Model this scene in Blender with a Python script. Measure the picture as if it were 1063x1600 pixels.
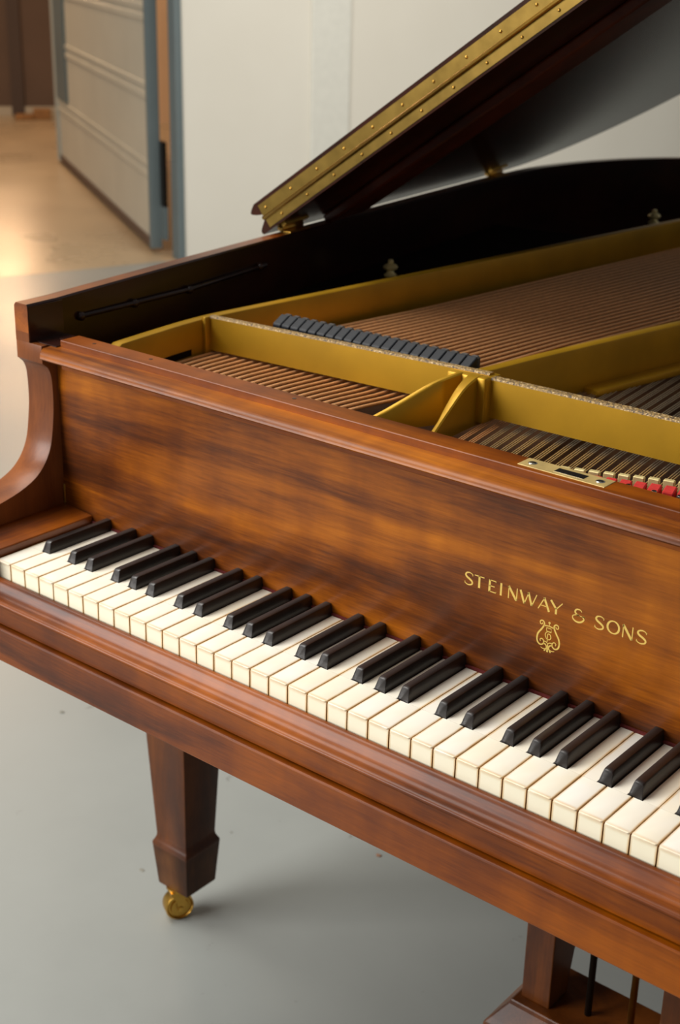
import bpy, bmesh, math, random
from mathutils import Vector, Matrix
random.seed(7)
S = bpy.context.scene
COL = S.collection
for o in list(bpy.data.objects):
    bpy.data.objects.remove(o)

# ------------------------------------------------------------------ camera, world, lights, exposure
ZF = 730.0                       # height of the white key tops above the floor, mm
def V(x, y, z):                  # millimetres from the front left corner of the lowest key -> metres in the room
    return Vector((x/1000.0, y/1000.0, (z+ZF)/1000.0))
cam_d = bpy.data.cameras.new('camera'); cam = bpy.data.objects.new('camera', cam_d); COL.objects.link(cam)
cam.location = V(1170.988, -857.501, 631.883)
cam.rotation_euler = (1.1862923, -0.0215639, 0.6871966)
cam_d.sensor_fit = 'VERTICAL'; cam_d.sensor_height = 36.0; cam_d.lens = 2199.36/1600*36.0
cam_d.clip_start = 0.05
cam_d.dof.use_dof = True; cam_d.dof.focus_distance = 1.27; cam_d.dof.aperture_fstop = 9.0
S.camera = cam
S.view_settings.view_transform = 'Standard'; S.view_settings.look = 'None'
S.view_settings.gamma = 1.0; S.view_settings.use_curve_mapping = False
S.view_settings.exposure = 0.22
W = bpy.data.worlds.new('world'); S.world = W; W.use_nodes = True
bg = W.node_tree.nodes['Background']
bg.inputs[0].default_value = (1.0, 0.985, 0.95, 1); bg.inputs[1].default_value = 0.18

def area(name, loc, target, sx, sy, power, col):
    d = bpy.data.lights.new(name, 'AREA'); d.shape = 'RECTANGLE'; d.size = sx; d.size_y = sy
    d.energy = power; d.color = col
    o = bpy.data.objects.new(name, d); COL.objects.link(o)
    o.location = loc
    o.rotation_euler = (Vector(target)-Vector(loc)).to_track_quat('-Z', 'Y').to_euler()
    return o
# unseen lights: assumed daylight behind and to the left of the camera, assumed soft overhead light, warm lights added beyond
area('assumed_daylight', (-2.1, -3.0, 2.1), (0.1, 0.2, 0.6), 2.2, 1.9, 178, (1.0, 0.985, 0.96))  # assumed daylight source, no window modelled
area('assumed_overhead_light', (-1.3, -0.2, 3.5), (0.3, 0.4, 0.6), 2.0, 1.8, 92, (1.0, 0.965, 0.90))  # assumed overhead source, no fixture modelled
area('wall_fill_light', (-1.0, 3.6, 2.3), (-3.3, 4.9, 0.3), 1.4, 0.9, 34, (1.0, 0.95, 0.87))  # added fill aimed at the lower wall, floating with no fixture
area('assumed_warm_light', (-8.2, 6.33, 1.72), (-4.0, 3.1, 0.3), 0.32, 0.45, 15, (1.0, 0.62, 0.34))  # assumed unseen source, placed so its reflection glows on the floor
area('added_warm_fill', (-6.6, 4.2, 3.4), (-6.6, 4.2, 0.0), 1.6, 1.6, 60, (1.0, 0.68, 0.42))  # added fill warming the far room, no fixture there

# ------------------------------------------------------------------ helpers
def tag(o, label=None, cat=None, group=None, kind=None):
    if label: o['label'] = label
    if cat: o['category'] = cat
    if group: o['group'] = group
    if kind: o['kind'] = kind
    return o

ORG = Vector((0.611, 0.60, 0.0))
piano = bpy.data.objects.new('grand_piano', None); COL.objects.link(piano)
piano.location = ORG; piano.empty_display_size = 0.2
tag(piano, 'reddish brown mahogany grand piano with raised lid, open keyboard and gold iron plate', 'piano')

def L(x, y, z):                  # piano-local metres
    return V(x, y, z) - ORG

def finish(name, bm, mats, parent=None, smooth=False, loc=None):
    me = bpy.data.meshes.new(name)
    bmesh.ops.recalc_face_normals(bm, faces=bm.faces)
    bm.to_mesh(me); bm.free()
    if not isinstance(mats, (list, tuple)): mats = [mats]
    for m in mats: me.materials.append(m)
    if smooth:
        for f in me.polygons: f.use_smooth = True
    o = bpy.data.objects.new(name, me); COL.objects.link(o)
    if parent: o.parent = parent
    if loc is not None: o.location = loc
    return o

def smooth_by_angle(o, deg=35):
    me = o.data
    for f in me.polygons: f.use_smooth = True
    bm = bmesh.new(); bm.from_mesh(me)
    for e in bm.edges:
        if len(e.link_faces) == 2 and e.calc_face_angle(0) > math.radians(deg): e.smooth = False
    bm.to_mesh(me); bm.free()

def box(bm, x0, x1, y0, y1, z0, z1, f=L, mi=0):
    vs = [bm.verts.new(f(x, y, z)) for x in (x0, x1) for y in (y0, y1) for z in (z0, z1)]
    for q in ((0,1,3,2),(4,6,7,5),(0,4,5,1),(2,3,7,6),(0,2,6,4),(1,5,7,3)):
        bm.faces.new([vs[i] for i in q]).material_index = mi
    return vs

def bevel(bm, w, seg=2, ang=30):
    bm.normal_update()
    es = [e for e in bm.edges if len(e.link_faces) == 2 and e.calc_face_angle(0) > math.radians(ang)]
    bmesh.ops.bevel(bm, geom=es, offset=w/1000.0, segments=seg, profile=0.5, affect='EDGES', clamp_overlap=True)

def prism_x(bm, prof, x0, x1, f=L, caps=True):       # prof: list of (y, z), extruded along X
    a = [bm.verts.new(f(x0, y, z)) for y, z in prof]; b = [bm.verts.new(f(x1, y, z)) for y, z in prof]
    n = len(prof)
    for i in range(n): bm.faces.new((a[i], a[(i+1) % n], b[(i+1) % n], b[i]))
    if caps: bm.faces.new(a[::-1]); bm.faces.new(b)

def loft(bm, rings, closed=True, caps=True, mi=0):
    R = [[bm.verts.new(v) for v in r] for r in rings]
    n = len(R[0])
    for a, b in zip(R[:-1], R[1:]):
        for i in range(n if closed else n-1):
            bm.faces.new((a[i], a[(i+1) % n], b[(i+1) % n], b[i])).material_index = mi
    if caps and closed:
        bm.faces.new(R[0][::-1]).material_index = mi; bm.faces.new(R[-1]).material_index = mi

def tube(bm, pts, r, n=8, caps=True):
    pts = [Vector(q) for q in pts]; rings = []
    up = Vector((0, 0, 1))
    for i, q in enumerate(pts):
        t = (pts[min(i+1, len(pts)-1)] - pts[max(i-1, 0)]).normalized()
        u = t.cross(up)
        if u.length < 1e-4: u = t.cross(Vector((1, 0, 0)))
        u.normalize(); w = t.cross(u)
        rr = r[i] if isinstance(r, (list, tuple)) else r
        rings.append([q + (u*math.cos(2*math.pi*k/n) + w*math.sin(2*math.pi*k/n))*rr/1000.0 for k in range(n)])
    loft(bm, rings, True, caps)

def lathe(bm, c, prof, n=20, axis='z'):              # prof: (radius mm, offset mm)
    rings = []
    for r, h in prof:
        ring = []
        for k in range(n):
            a = 2*math.pi*k/n; p, q = r*math.cos(a)/1000, r*math.sin(a)/1000
            d = {'z': (p, q, h/1000), 'y': (p, h/1000, q), 'x': (h/1000, p, q)}[axis]
            ring.append(Vector(c)+Vector(d))
        rings.append(ring)
    loft(bm, rings)

def strip(bm, path, w, z0f, z1f, f=L, mi=0):         # a wall of thickness w along a plan path; z0f, z1f per point
    rings = []
    n = len(path)
    for i, (x, y) in enumerate(path):
        a = path[max(i-1, 0)]; b = path[min(i+1, n-1)]
        d = Vector((b[0]-a[0], b[1]-a[1])).normalized(); nx, ny = d.y, -d.x
        z0 = z0f[i] if isinstance(z0f, (list, tuple)) else z0f
        z1 = z1f[i] if isinstance(z1f, (list, tuple)) else z1f
        rings.append([f(x, y, z0), f(x, y, z1), f(x-nx*w, y-ny*w, z1), f(x-nx*w, y-ny*w, z0)])
    loft(bm, rings, True, True, mi)

def spline(pts, k=6):
    out = []
    P = [pts[0]]+list(pts)+[pts[-1]]
    for i in range(1, len(P)-2):
        for j in range(k):
            t = j/k; a, b, c, d = (Vector(P[i+m]) for m in (-1, 0, 1, 2))
            out.append(tuple(0.5*((2*b)+(c-a)*t+(2*a-5*b+4*c-d)*t*t+(3*b-a-3*c+d)*t**3)))
    out.append(tuple(pts[-1]))
    return out

# ------------------------------------------------------------------ materials
def new_mat(name):
    m = bpy.data.materials.new(name); m.use_nodes = True
    nt = m.node_tree; b = nt.nodes['Principled BSDF']
    return m, nt, b
def srgb(r, g, b):
    f = lambda c: (c/255/12.92) if c/255 <= 0.04045 else ((c/255+0.055)/1.055)**2.4
    return (f(r), f(g), f(b), 1)
def N(nt, t, **kw):
    n = nt.nodes.new(t)
    for k, v in kw.items(): setattr(n, k, v)
    return n
def ramp(nt, stops):
    r = N(nt, 'ShaderNodeValToRGB'); e = r.color_ramp.elements
    e[0].position, e[0].color = stops[0]; e[1].position, e[1].color = stops[-1]
    for p, c in stops[1:-1]:
        q = e.new(p); q.color = c
    return r

def wood(name, axis, dark, mid, light, rough=0.40, coat=0.10, scale=1.0, figure=1.0, spec=.22):
    m, nt, b = new_mat(name); lk = nt.links.new
    tc = N(nt, 'ShaderNodeTexCoord')
    def mapped(s, skew=0.0):
        mp = N(nt, 'ShaderNodeMapping')
        sc = {'x': (s[0], s[1], s[1]), 'y': (s[1], s[0], s[1]), 'z': (s[1], s[1], s[0])}[axis]
        mp.inputs['Scale'].default_value = sc
        mp.inputs['Rotation'].default_value = (0, skew, 0) if axis == 'x' else (0, 0, 0)
        lk(tc.outputs['Object'], mp.inputs['Vector']); return mp
    big = N(nt, 'ShaderNodeTexNoise'); big.inputs['Scale'].default_value = 1.0*scale
    big.inputs['Detail'].default_value = 5; big.inputs['Roughness'].default_value = .55; big.inputs['Distortion'].default_value = .6
    lk(mapped((2.2, 17), 0.06).outputs[0], big.inputs['Vector'])
    fine = N(nt, 'ShaderNodeTexNoise'); fine.inputs['Scale'].default_value = 1.0*scale
    fine.inputs['Detail'].default_value = 6; fine.inputs['Roughness'].default_value = .7
    lk(mapped((22, 420)).outputs[0], fine.inputs['Vector'])
    mix = N(nt, 'ShaderNodeMath', operation='MULTIPLY_ADD'); lk(fine.outputs['Fac'], mix.inputs[0])
    mix.inputs[1].default_value = .30; lk(big.outputs['Fac'], mix.inputs[2])
    r = ramp(nt, [(0.44, dark), (0.62, mid), (0.86, light)]); lk(mix.outputs[0], r.inputs[0])
    r.color_ramp.interpolation = 'B_SPLINE'
    # mottled cross figure
    fg = N(nt, 'ShaderNodeTexNoise'); fg.inputs['Scale'].default_value = 1.0; fg.inputs['Detail'].default_value = 3
    lk(mapped((26, 9), 0.25).outputs[0], fg.inputs['Vector'])
    r2 = ramp(nt, [(0.35, (0.70, 0.62, 0.55, 1)), (0.62, (1.12, 1.12, 1.1, 1))]); lk(fg.outputs['Fac'], r2.inputs[0])
    mx = N(nt, 'ShaderNodeMix', data_type='RGBA', blend_type='MULTIPLY'); mx.inputs['Factor'].default_value = .65*figure
    lk(r.outputs[0], mx.inputs[6]); lk(r2.outputs[0], mx.inputs[7])
    lk(mx.outputs[2], b.inputs['Base Color'])
    b.inputs['Roughness'].default_value = rough; b.inputs['Specular IOR Level'].default_value = spec
    b.inputs['Coat Weight'].default_value = coat; b.inputs['Coat Roughness'].default_value = .18
    bp = N(nt, 'ShaderNodeBump'); bp.inputs['Strength'].default_value = .10; bp.inputs['Distance'].default_value = .0005
    lk(fine.outputs['Fac'], bp.inputs['Height']); lk(bp.outputs[0], b.inputs['Normal'])
    return m

MD, MM, ML = srgb(52, 20, 0), srgb(104, 46, 0), srgb(156, 82, 2)
wood_x = wood('mahogany_lengthwise', 'x', MD, MM, ML)
wood_fall = wood('mahogany_fallboard', 'x', srgb(48, 21, 6), srgb(116, 56, 4), srgb(184, 106, 10), rough=.42, coat=.10, figure=1.0)
wood_y = wood('mahogany_side', 'y', MD, MM, ML, rough=.34, spec=.5)
wood_z = wood('mahogany_upright', 'z', srgb(70, 34, 14), srgb(112, 60, 26), srgb(140, 80, 36), figure=.5)
wood_dark = wood('dark_stained_mahogany', 'y', srgb(22, 8, 5), srgb(34, 13, 8), srgb(48, 20, 12), rough=.3, coat=.4)
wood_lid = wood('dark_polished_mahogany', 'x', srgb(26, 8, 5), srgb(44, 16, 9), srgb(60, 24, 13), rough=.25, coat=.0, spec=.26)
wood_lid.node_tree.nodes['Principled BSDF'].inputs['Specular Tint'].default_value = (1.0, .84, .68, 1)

def plain(name, col, rough=.5, metal=0.0, noise=0.0, nscale=30, coat=0.0, bump=0.0):
    m, nt, b = new_mat(name); lk = nt.links.new
    b.inputs['Roughness'].default_value = rough; b.inputs['Metallic'].default_value = metal
    b.inputs['Coat Weight'].default_value = coat
    tc = N(nt, 'ShaderNodeTexCoord'); nz = N(nt, 'ShaderNodeTexNoise')
    nz.inputs['Scale'].default_value = nscale; nz.inputs['Detail'].default_value = 5
    lk(tc.outputs['Object'], nz.inputs['Vector'])
    lo = tuple(c*(1-noise) for c in col[:3])+(1,); hi = tuple(min(1, c*(1+noise)) for c in col[:3])+(1,)
    r = ramp(nt, [(0.3, lo), (0.7, hi)]); lk(nz.outputs['Fac'], r.inputs[0]); lk(r.outputs[0], b.inputs['Base Color'])
    if bump:
        bp = N(nt, 'ShaderNodeBump'); bp.inputs['Strength'].default_value = bump; bp.inputs['Distance'].default_value = .001
        lk(nz.outputs['Fac'], bp.inputs['Height']); lk(bp.outputs[0], b.inputs['Normal'])
    return m
gold = plain('gold_bronzed_iron', srgb(178, 134, 24), .42, .5, .12, 14, bump=.05)
gold_top = plain('worn_gold_edge', srgb(206, 160, 84), .5, .4, .25, 260)
brass = plain('brass', srgb(196, 152, 70), .28, 1.0, .15, 40)
brass_aged = plain('aged_brass', srgb(122, 98, 48), .38, 1.0, .2, 40)
brass_pale = plain('pale_brass', srgb(228, 210, 150), .35, .35, .1, 60)
steel = plain('nickelled_steel', srgb(190, 190, 185), .22, 1.0, .05)
dark_metal = plain('dark_metal', srgb(40, 34, 28), .4, .8, .1)
copper = plain('copper_winding', srgb(214, 156, 104), .5, .4, .12, 200)
wire = plain('steel_wire', srgb(200, 186, 160), .35, .8, .1, 200)
red_felt = plain('red_felt', srgb(190, 40, 34), .95, 0, .15, 300)
key_felt = plain('dark_red_felt', srgb(96, 26, 22), .95, 0, .2, 300)
damper_black = plain('black_damper_lacquer', srgb(20, 23, 29), .45, 0, .15, 80)
damper_black.node_tree.nodes['Principled BSDF'].inputs['Specular IOR Level'].default_value = .25
damper_felt = plain('dusty_grey_felt', srgb(70, 66, 62), .95, 0, .4, 500)
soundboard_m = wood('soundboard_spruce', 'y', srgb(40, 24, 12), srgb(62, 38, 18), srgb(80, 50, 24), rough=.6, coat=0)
inlay = plain('gold_leaf_inlay', srgb(220, 186, 92), .45, .1, .08, 300)
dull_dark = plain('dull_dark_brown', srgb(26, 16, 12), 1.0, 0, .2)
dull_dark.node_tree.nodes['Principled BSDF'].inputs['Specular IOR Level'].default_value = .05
black_int = plain('dark_interior', srgb(16, 11, 9), .8, 0, .2)  # near-black standing in for shade inside the case

# speckled rough cast top of the cross bars
m, nt, b = new_mat('speckled_cast_edge'); lk = nt.links.new
tc = N(nt, 'ShaderNodeTexCoord'); vz = N(nt, 'ShaderNodeTexNoise'); vz.inputs['Scale'].default_value = 480; vz.inputs['Detail'].default_value = 3
lk(tc.outputs['Object'], vz.inputs['Vector'])
r = ramp(nt, [(.36, srgb(58, 48, 42)), (.46, srgb(120, 96, 58)), (.58, srgb(158, 124, 62)), (.68, srgb(206, 184, 146))]); lk(vz.outputs['Fac'], r.inputs[0])
lk(r.outputs[0], b.inputs['Base Color']); b.inputs['Roughness'].default_value = .6
bp = N(nt, 'ShaderNodeBump'); bp.inputs['Strength'].default_value = .6; bp.inputs['Distance'].default_value = .002
lk(vz.outputs['Fac'], bp.inputs['Height']); lk(bp.outputs[0], b.inputs['Normal'])
speckle = m

# ivory: aged, yellowed along the edges and on the fronts, each key a little different
def ivory_mat():
    m, nt, b = new_mat('aged_ivory'); lk = nt.links.new
    tc = N(nt, 'ShaderNodeTexCoord'); oi = N(nt, 'ShaderNodeObjectInfo')
    sx = N(nt, 'ShaderNodeSeparateXYZ'); lk(tc.outputs['Object'], sx.inputs[0])
    def mt(op, a, b_=None, c=None):
        n = N(nt, 'ShaderNodeMath', operation=op)
        for i, v in enumerate((a, b_, c)):
            if v is None: continue
            if isinstance(v, (int, float)): n.inputs[i].default_value = v
            else: lk(v, n.inputs[i])
        return n.outputs[0]
    xc = mt('ABSOLUTE', mt('SUBTRACT', sx.outputs[0], .01175))          # 0 centre .. .0115 edge
    ex = mt('SMOOTHSTEP', xc, .0088, .0114) if False else None
    def mr(v, a, b_, c=0.0, d=1.0):
        n = N(nt, 'ShaderNodeMapRange'); n.interpolation_type = 'SMOOTHSTEP'
        lk(v, n.inputs[0]); n.inputs[1].default_value = a; n.inputs[2].default_value = b_
        n.inputs[3].default_value = c; n.inputs[4].default_value = d; return n.outputs[0]
    nz = N(nt, 'ShaderNodeTexNoise'); nz.inputs['Scale'].default_value = 55; nz.inputs['Detail'].default_value = 4; nz.noise_dimensions = '4D'
    lk(tc.outputs['Object'], nz.inputs['Vector']); lk(mt('MULTIPLY', oi.outputs['Random'], 50), nz.inputs['W'])
    front = mr(sx.outputs[1], .004, .0, 0, 1)                            # near the front lip
    face = mr(sx.outputs[2], -.0014, -.0026, 0, 1)                       # below the plate: front and sides
    edge = mr(xc, .0088, .0113, 0, 1)
    lip = mr(sx.outputs[2], -.0055, -.0012, 0, 1)
    front = mt('MULTIPLY', front, lip)
    e = mt('MAXIMUM', mt('MULTIPLY', edge, .9), mt('MULTIPLY', front, .55))
    e = mt('MULTIPLY', e, mr(nz.outputs['Fac'], .3, .6, .5, 1.0))
    c0 = N(nt, 'ShaderNodeMix', data_type='RGBA'); lk(oi.outputs['Random'], c0.inputs[0])
    c0.inputs[6].default_value = srgb(242, 237, 220); c0.inputs[7].default_value = srgb(243, 241, 232)
    nz2 = N(nt, 'ShaderNodeTexNoise'); nz2.inputs['Scale'].default_value = 22; nz2.inputs['Detail'].default_value = 2; nz2.noise_dimensions = '4D'
    lk(tc.outputs['Object'], nz2.inputs['Vector']); lk(mt('MULTIPLY', oi.outputs['Random'], 90), nz2.inputs['W'])
    c1 = N(nt, 'ShaderNodeMix', data_type='RGBA'); lk(mr(nz2.outputs['Fac'], .3, .8, 0, .55), c1.inputs[0])
    lk(c0.outputs[2], c1.inputs[6]); c1.inputs[7].default_value = srgb(240, 229, 198)
    cf = N(nt, 'ShaderNodeMix', data_type='RGBA'); lk(mt('MULTIPLY', face, .85), cf.inputs[0])
    lk(c1.outputs[2], cf.inputs[6]); cf.inputs[7].default_value = srgb(246, 237, 208)
    c2 = N(nt, 'ShaderNodeMix', data_type='RGBA'); lk(mt('MULTIPLY', e, .9), c2.inputs[0])
    lk(cf.outputs[2], c2.inputs[6]); c2.inputs[7].default_value = srgb(208, 160, 78)
    lk(c2.outputs[2], b.inputs['Base Color'])
    b.inputs['Roughness'].default_value = .33; b.inputs['Subsurface Weight'].default_value = .0
    b.inputs['Coat Weight'].default_value = .2
    return m
ivory = ivory_mat()
key_wood = plain('key_side_wood', srgb(150, 104, 50), .7, 0, .2, 60)
ebony = plain('ebony', srgb(26, 20, 18), .34, 0, .25, 90, coat=.15, bump=.08)

# ------------------------------------------------------------------ the room
def wall_mat():
    m, nt, b = new_mat('off_white_plaster'); lk = nt.links.new
    tc = N(nt, 'ShaderNodeTexCoord'); nz = N(nt, 'ShaderNodeTexNoise'); nz.inputs['Scale'].default_value = 1.2; nz.inputs['Detail'].default_value = 5
    lk(tc.outputs['Object'], nz.inputs['Vector'])
    r = ramp(nt, [(.3, srgb(222, 216, 202)), (.7, srgb(230, 225, 212))]); lk(nz.outputs['Fac'], r.inputs[0])
    lk(r.outputs[0], b.inputs['Base Color']); b.inputs['Roughness'].default_value = .7
    n2 = N(nt, 'ShaderNodeTexNoise'); n2.inputs['Scale'].default_value = 60; lk(tc.outputs['Object'], n2.inputs['Vector'])
    bp = N(nt, 'ShaderNodeBump'); bp.inputs['Strength'].default_value = .1; bp.inputs['Distance'].default_value = .002
    lk(n2.outputs['Fac'], bp.inputs['Height']); lk(bp.outputs[0], b.inputs['Normal'])
    return m
white_wall = wall_mat()
blue_paint = plain('grey_blue_paint', srgb(102, 113, 114), .45, 0, .05, 6)
cream_panel = plain('cream_door_panel', srgb(196, 190, 172), .5, 0, .04, 3)
brown_wall = plain('brown_wall', srgb(104, 82, 66), .8, 0, .08, 2)
peach_wall = plain('peach_wall', srgb(214, 176, 136), .7, 0, .05, 3)

def floor_mat(name, base, rough):
    m, nt, b = new_mat(name); lk = nt.links.new
    tc = N(nt, 'ShaderNodeTexCoord')
    nz = N(nt, 'ShaderNodeTexNoise'); nz.inputs['Scale'].default_value = 1.6; nz.inputs['Detail'].default_value = 8; nz.inputs['Roughness'].default_value = .6
    lk(tc.outputs['Object'], nz.inputs['Vector'])
    r = ramp(nt, [(.3, tuple(c*.90 for c in base[:3])+(1,)), (.7, tuple(c*1.06 for c in base[:3])+(1,))]); lk(nz.outputs['Fac'], r.inputs[0])
    # small pits and specks
    vo = N(nt, 'ShaderNodeTexNoise'); vo.inputs['Scale'].default_value = 26; vo.inputs['Detail'].default_value = 3
    lk(tc.outputs['Object'], vo.inputs['Vector'])
    r2 = ramp(nt, [(.235, (.62, .60, .57, 1)), (.29, (1, 1, 1, 1))]); lk(vo.outputs['Fac'], r2.inputs[0])
    mx = N(nt, 'ShaderNodeMix', data_type='RGBA', blend_type='MULTIPLY'); mx.inputs['Factor'].default_value = .8
    lk(r.outputs[0], mx.inputs[6]); lk(r2.outputs[0], mx.inputs[7]); lk(mx.outputs[2], b.inputs['Base Color'])
    rr = N(nt, 'ShaderNodeMapRange'); lk(nz.outputs['Fac'], rr.inputs[0]); rr.inputs[1].default_value = .3; rr.inputs[2].default_value = .7
    rr.inputs[3].default_value = rough*.8; rr.inputs[4].default_value = rough*1.25
    lk(rr.outputs[0], b.inputs['Roughness'])
    b.inputs['Coat Weight'].default_value = .25; b.inputs['Coat Roughness'].default_value = .25
    bp = N(nt, 'ShaderNodeBump'); bp.inputs['Strength'].default_value = .08; bp.inputs['Distance'].default_value = .01
    n3 = N(nt, 'ShaderNodeTexNoise'); n3.inputs['Scale'].default_value = 4; n3.inputs['Detail'].default_value = 3
    lk(tc.outputs['Object'], n3.inputs['Vector']); lk(n3.outputs['Fac'], bp.inputs['Height']); lk(bp.outputs[0], b.inputs['Normal'])
    return m
floor_grey = floor_mat('grey_painted_concrete', srgb(147, 150, 146), .36)
floor_tan = floor_mat('tan_sealed_concrete', srgb(184, 160, 126), .30)

WD = Vector((.33, .944, 0)).normalized(); WN = Vector((.944, -.33, 0)).normalized()    # along the wall, towards this room
J = V(-3427, 3674, -ZF)
def slab(bm, p, u, lu, v, lv, h0, h1, mi=0):     # block with base corner p, sides u*lu and v*lv
    c = [p, p+u*lu, p+u*lu+v*lv, p+v*lv]
    a = [bm.verts.new(q+Vector((0, 0, h0))) for q in c]; b_ = [bm.verts.new(q+Vector((0, 0, h1))) for q in c]
    fs = [bm.faces.new(a[::-1]), bm.faces.new(b_)]+[bm.faces.new((a[i], a[(i+1) % 4], b_[(i+1) % 4], b_[i])) for i in range(4)]
    for f in fs: f.material_index = mi

# this room's floor reaches the wall line, the next room's floor starts there
bm = bmesh.new(); slab(bm, J-WD*9.0, WD, 15.0, WN, 10.0, -.06, 0.0)
tag(finish('floor', bm, floor_grey), kind='structure')
bm = bmesh.new(); slab(bm, J-WD*9.0-WN*.004, WD, 16.0, -WN, 8.0, -.06, 0.0)
tag(finish('floor_beyond', bm, floor_tan), kind='structure')
bm = bmesh.new(); slab(bm, J, WD, 5.8, -WN, .06, 0, 3.9)
tag(finish('wall_left', bm, white_wall), kind='structure')
bm = bmesh.new(); slab(bm, J-WD*9.0, WD, 4.4, -WN, .15, 0, 3.9); slab(bm, J-WD*4.6, WD, 4.6, -WN, .15, 3.0, 3.9)
tag(finish('wall_near', bm, white_wall), kind='structure')
# shallow pilaster on the wall
bm = bmesh.new(); slab(bm, J+WD*.65, WD, .21, WN, .012, 0, 3.9); bevel(bm, 6)
tag(finish('trim_1', bm, plain('pale_green_grey_paint', srgb(222, 220, 209), .6, 0, .03)), kind='structure')
# far rooms: brown wall and peach wall
bm = bmesh.new(); d = (V(-8201, 6840, 0)-V(-8445, 6545, 0)); d.z = 0; d.normalize(); nn = Vector((-d.y, d.x, 0))
q = V(-8445, 6545, -ZF)
slab(bm, q-d*3.4, d, 4.1, nn, .12, 0, 3.9)
slab(bm, q+d*.10, d, .10, -nn, .03, 0, 3.9, 1)
tag(finish('wall_far', bm, [brown_wall, plain('dark_brown_post', srgb(84, 68, 58), .8)]), kind='structure')
bm = bmesh.new(); slab(bm, q+d*.70, d, .1, nn, 1.6, 0, 3.9); slab(bm, q+d*.75+nn*-.4, Vector((.82, .57, 0)).normalized(), 7.0, nn, .1, 0, 3.9)
tag(finish('wall_back', bm, peach_wall), kind='structure')
bm = bmesh.new(); slab(bm, q-d*3.4, d, 4.05, -nn, .02, 0, .07)
tag(finish('baseboard_far', bm, plain('pale_baseboard', srgb(190, 176, 152), .6)), kind='structure')

# blue jamb at the wall end
bm = bmesh.new()
slab(bm, J-WD*.001+WN*.008, -WD, .032, -WN, .075, 0, 3.0)
bevel(bm, 3, 1)
tag(finish('trim_2', bm, blue_paint), kind='structure')

# the big panelled door leaf, standing open into the next room
P0 = V(-3639, 3663, -ZF); P1 = V(-6146, 5215, -ZF); PD = (P1-P0).normalized(); PN = Vector((PD.y, -PD.x, 0))
if PN.dot(Vector((1, -1, 0))) < 0: PN = -PN      # PN: towards this room
LP = (P1-P0).length; TH = .052
door = bpy.data.objects.new('door_1', None); COL.objects.link(door); door.location = P0
tag(door, kind='structure')
def dpart(name, items, mats, bv=0):
    bm = bmesh.new()
    for (s0, s1, n0, n1, h0, h1) in items:
        slab(bm, PD*s0+PN*n0, PD, s1-s0, PN, n1-n0, h0, h1)
    if bv: bevel(bm, bv, 1)
    return finish(name, bm, mats, door)
dpart('door_panel', [(0.02, LP-.02, -TH+.015, -.012, .06, 2.78)], cream_panel)
dpart('panel_rib', [(.05, LP-.05, -.013, -.004, .335, .365), (.05, LP-.05, -.013, -.004, .385, .41)], cream_panel, 3)
dpart('panel_rib', [(.05, LP-.05, -.013, -.004, .685, .715), (.05, LP-.05, -.013, -.004, .735, .76)], cream_panel, 3)
dpart('panel_rib', [(.05, LP-.05, -.013, -.004, 1.02, 1.05), (.05, LP-.05, -.013, -.004, 1.07, 1.095)], cream_panel, 3)
dpart('panel_rib', [(.05, LP-.05, -.013, -.004, 1.36, 1.39)], cream_panel, 3)
dpart('door_stile', [(-.004, .02, -TH, 0, .02, 2.8), (.0, .03, -.014, .002, .02, 2.8)], blue_paint, 2)
dpart('door_stile', [(LP-.10, LP, -TH, 0.002, .02, 2.8)], plain('pale_blue_grey', srgb(170, 176, 170), .5))
dpart('door_stile', [(LP-.50, LP-.12, -.014, .0035, .42, 2.8)], blue_paint)
dpart('bottom_rail', [(.02, LP, -TH+.01, -.004, .02, .06)], plain('brown_rubber_sweep', srgb(96, 74, 58), .7))
# latch pieces in the gap between leaf and jamb
bm = bmesh.new(); slab(bm, PD*-.001-PN*TH*.9, -PD, .07, -PN, .02, .22, .51)
o = finish('latch_box', bm, dark_metal, door)
bm = bmesh.new(); slab(bm, PD*-.001-PN*TH*.9, -PD, .07, -PN, .02, .07, .22)
o = finish('hinge_bracket', bm, blue_paint, door)

# small things on the floor
def blob(name, c, r, h, mat, seed, n=9):
    rnd = random.Random(seed); bm = bmesh.new()
    rings = []
    for k, (s, z) in enumerate(((1, 0), (.95, .5), (.6, 1.0))):
        rings.append([c+Vector((math.cos(2*math.pi*i/n)*r*s*(.7+.5*((i*37+seed*13) % 7)/7), math.sin(2*math.pi*i/n)*r*s*.7*(.7+.5*((i*23+seed*7) % 5)/5), h*z)) for i in range(n)])
    loft(bm, rings); return finish(name, bm, mat)
def floorpt(x, y, z=0): return Vector((x/1000, y/1000, z/1000))

tag(blob('wood_chip', floorpt(40, 665), .0055, .002, plain('chip_tan', srgb(150, 110, 84), .8), 3), 'tiny brown chip lying on the grey floor right of the front leg', 'debris')
tag(blob('paint_fleck', floorpt(-218, 389), .006, .0006, plain('fleck_grey', srgb(130, 128, 118), .8), 5), 'small dark grey fleck on the floor just left of the leg foot', 'debris')
tag(blob('floor_crumb', floorpt(-690, 626), .006, .002, plain('crumb_grey', srgb(120, 116, 104), .8), 8), 'small dark crumb on the pale floor left of the piano, below the key slip', 'debris')
wq = V(-8106, 6640, -ZF)
bm = bmesh.new(); slab(bm, wq-d*.16+nn*-.02, d, .14, -nn, .12, 0, .04); slab(bm, wq-d*.02+nn*-.02, d, .14, -nn, .10, 0, .08); bevel(bm, 8)
tag(finish('door_stop', bm, plain('orange_wood', srgb(150, 104, 54), .6, 0, .2, 20)), 'orange brown wooden block on the floor against the brown far wall', 'door stop')

# ------------------------------------------------------------------ grand piano: case
def spine_out(y): return -94-.128*max(0, y-118)
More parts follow.
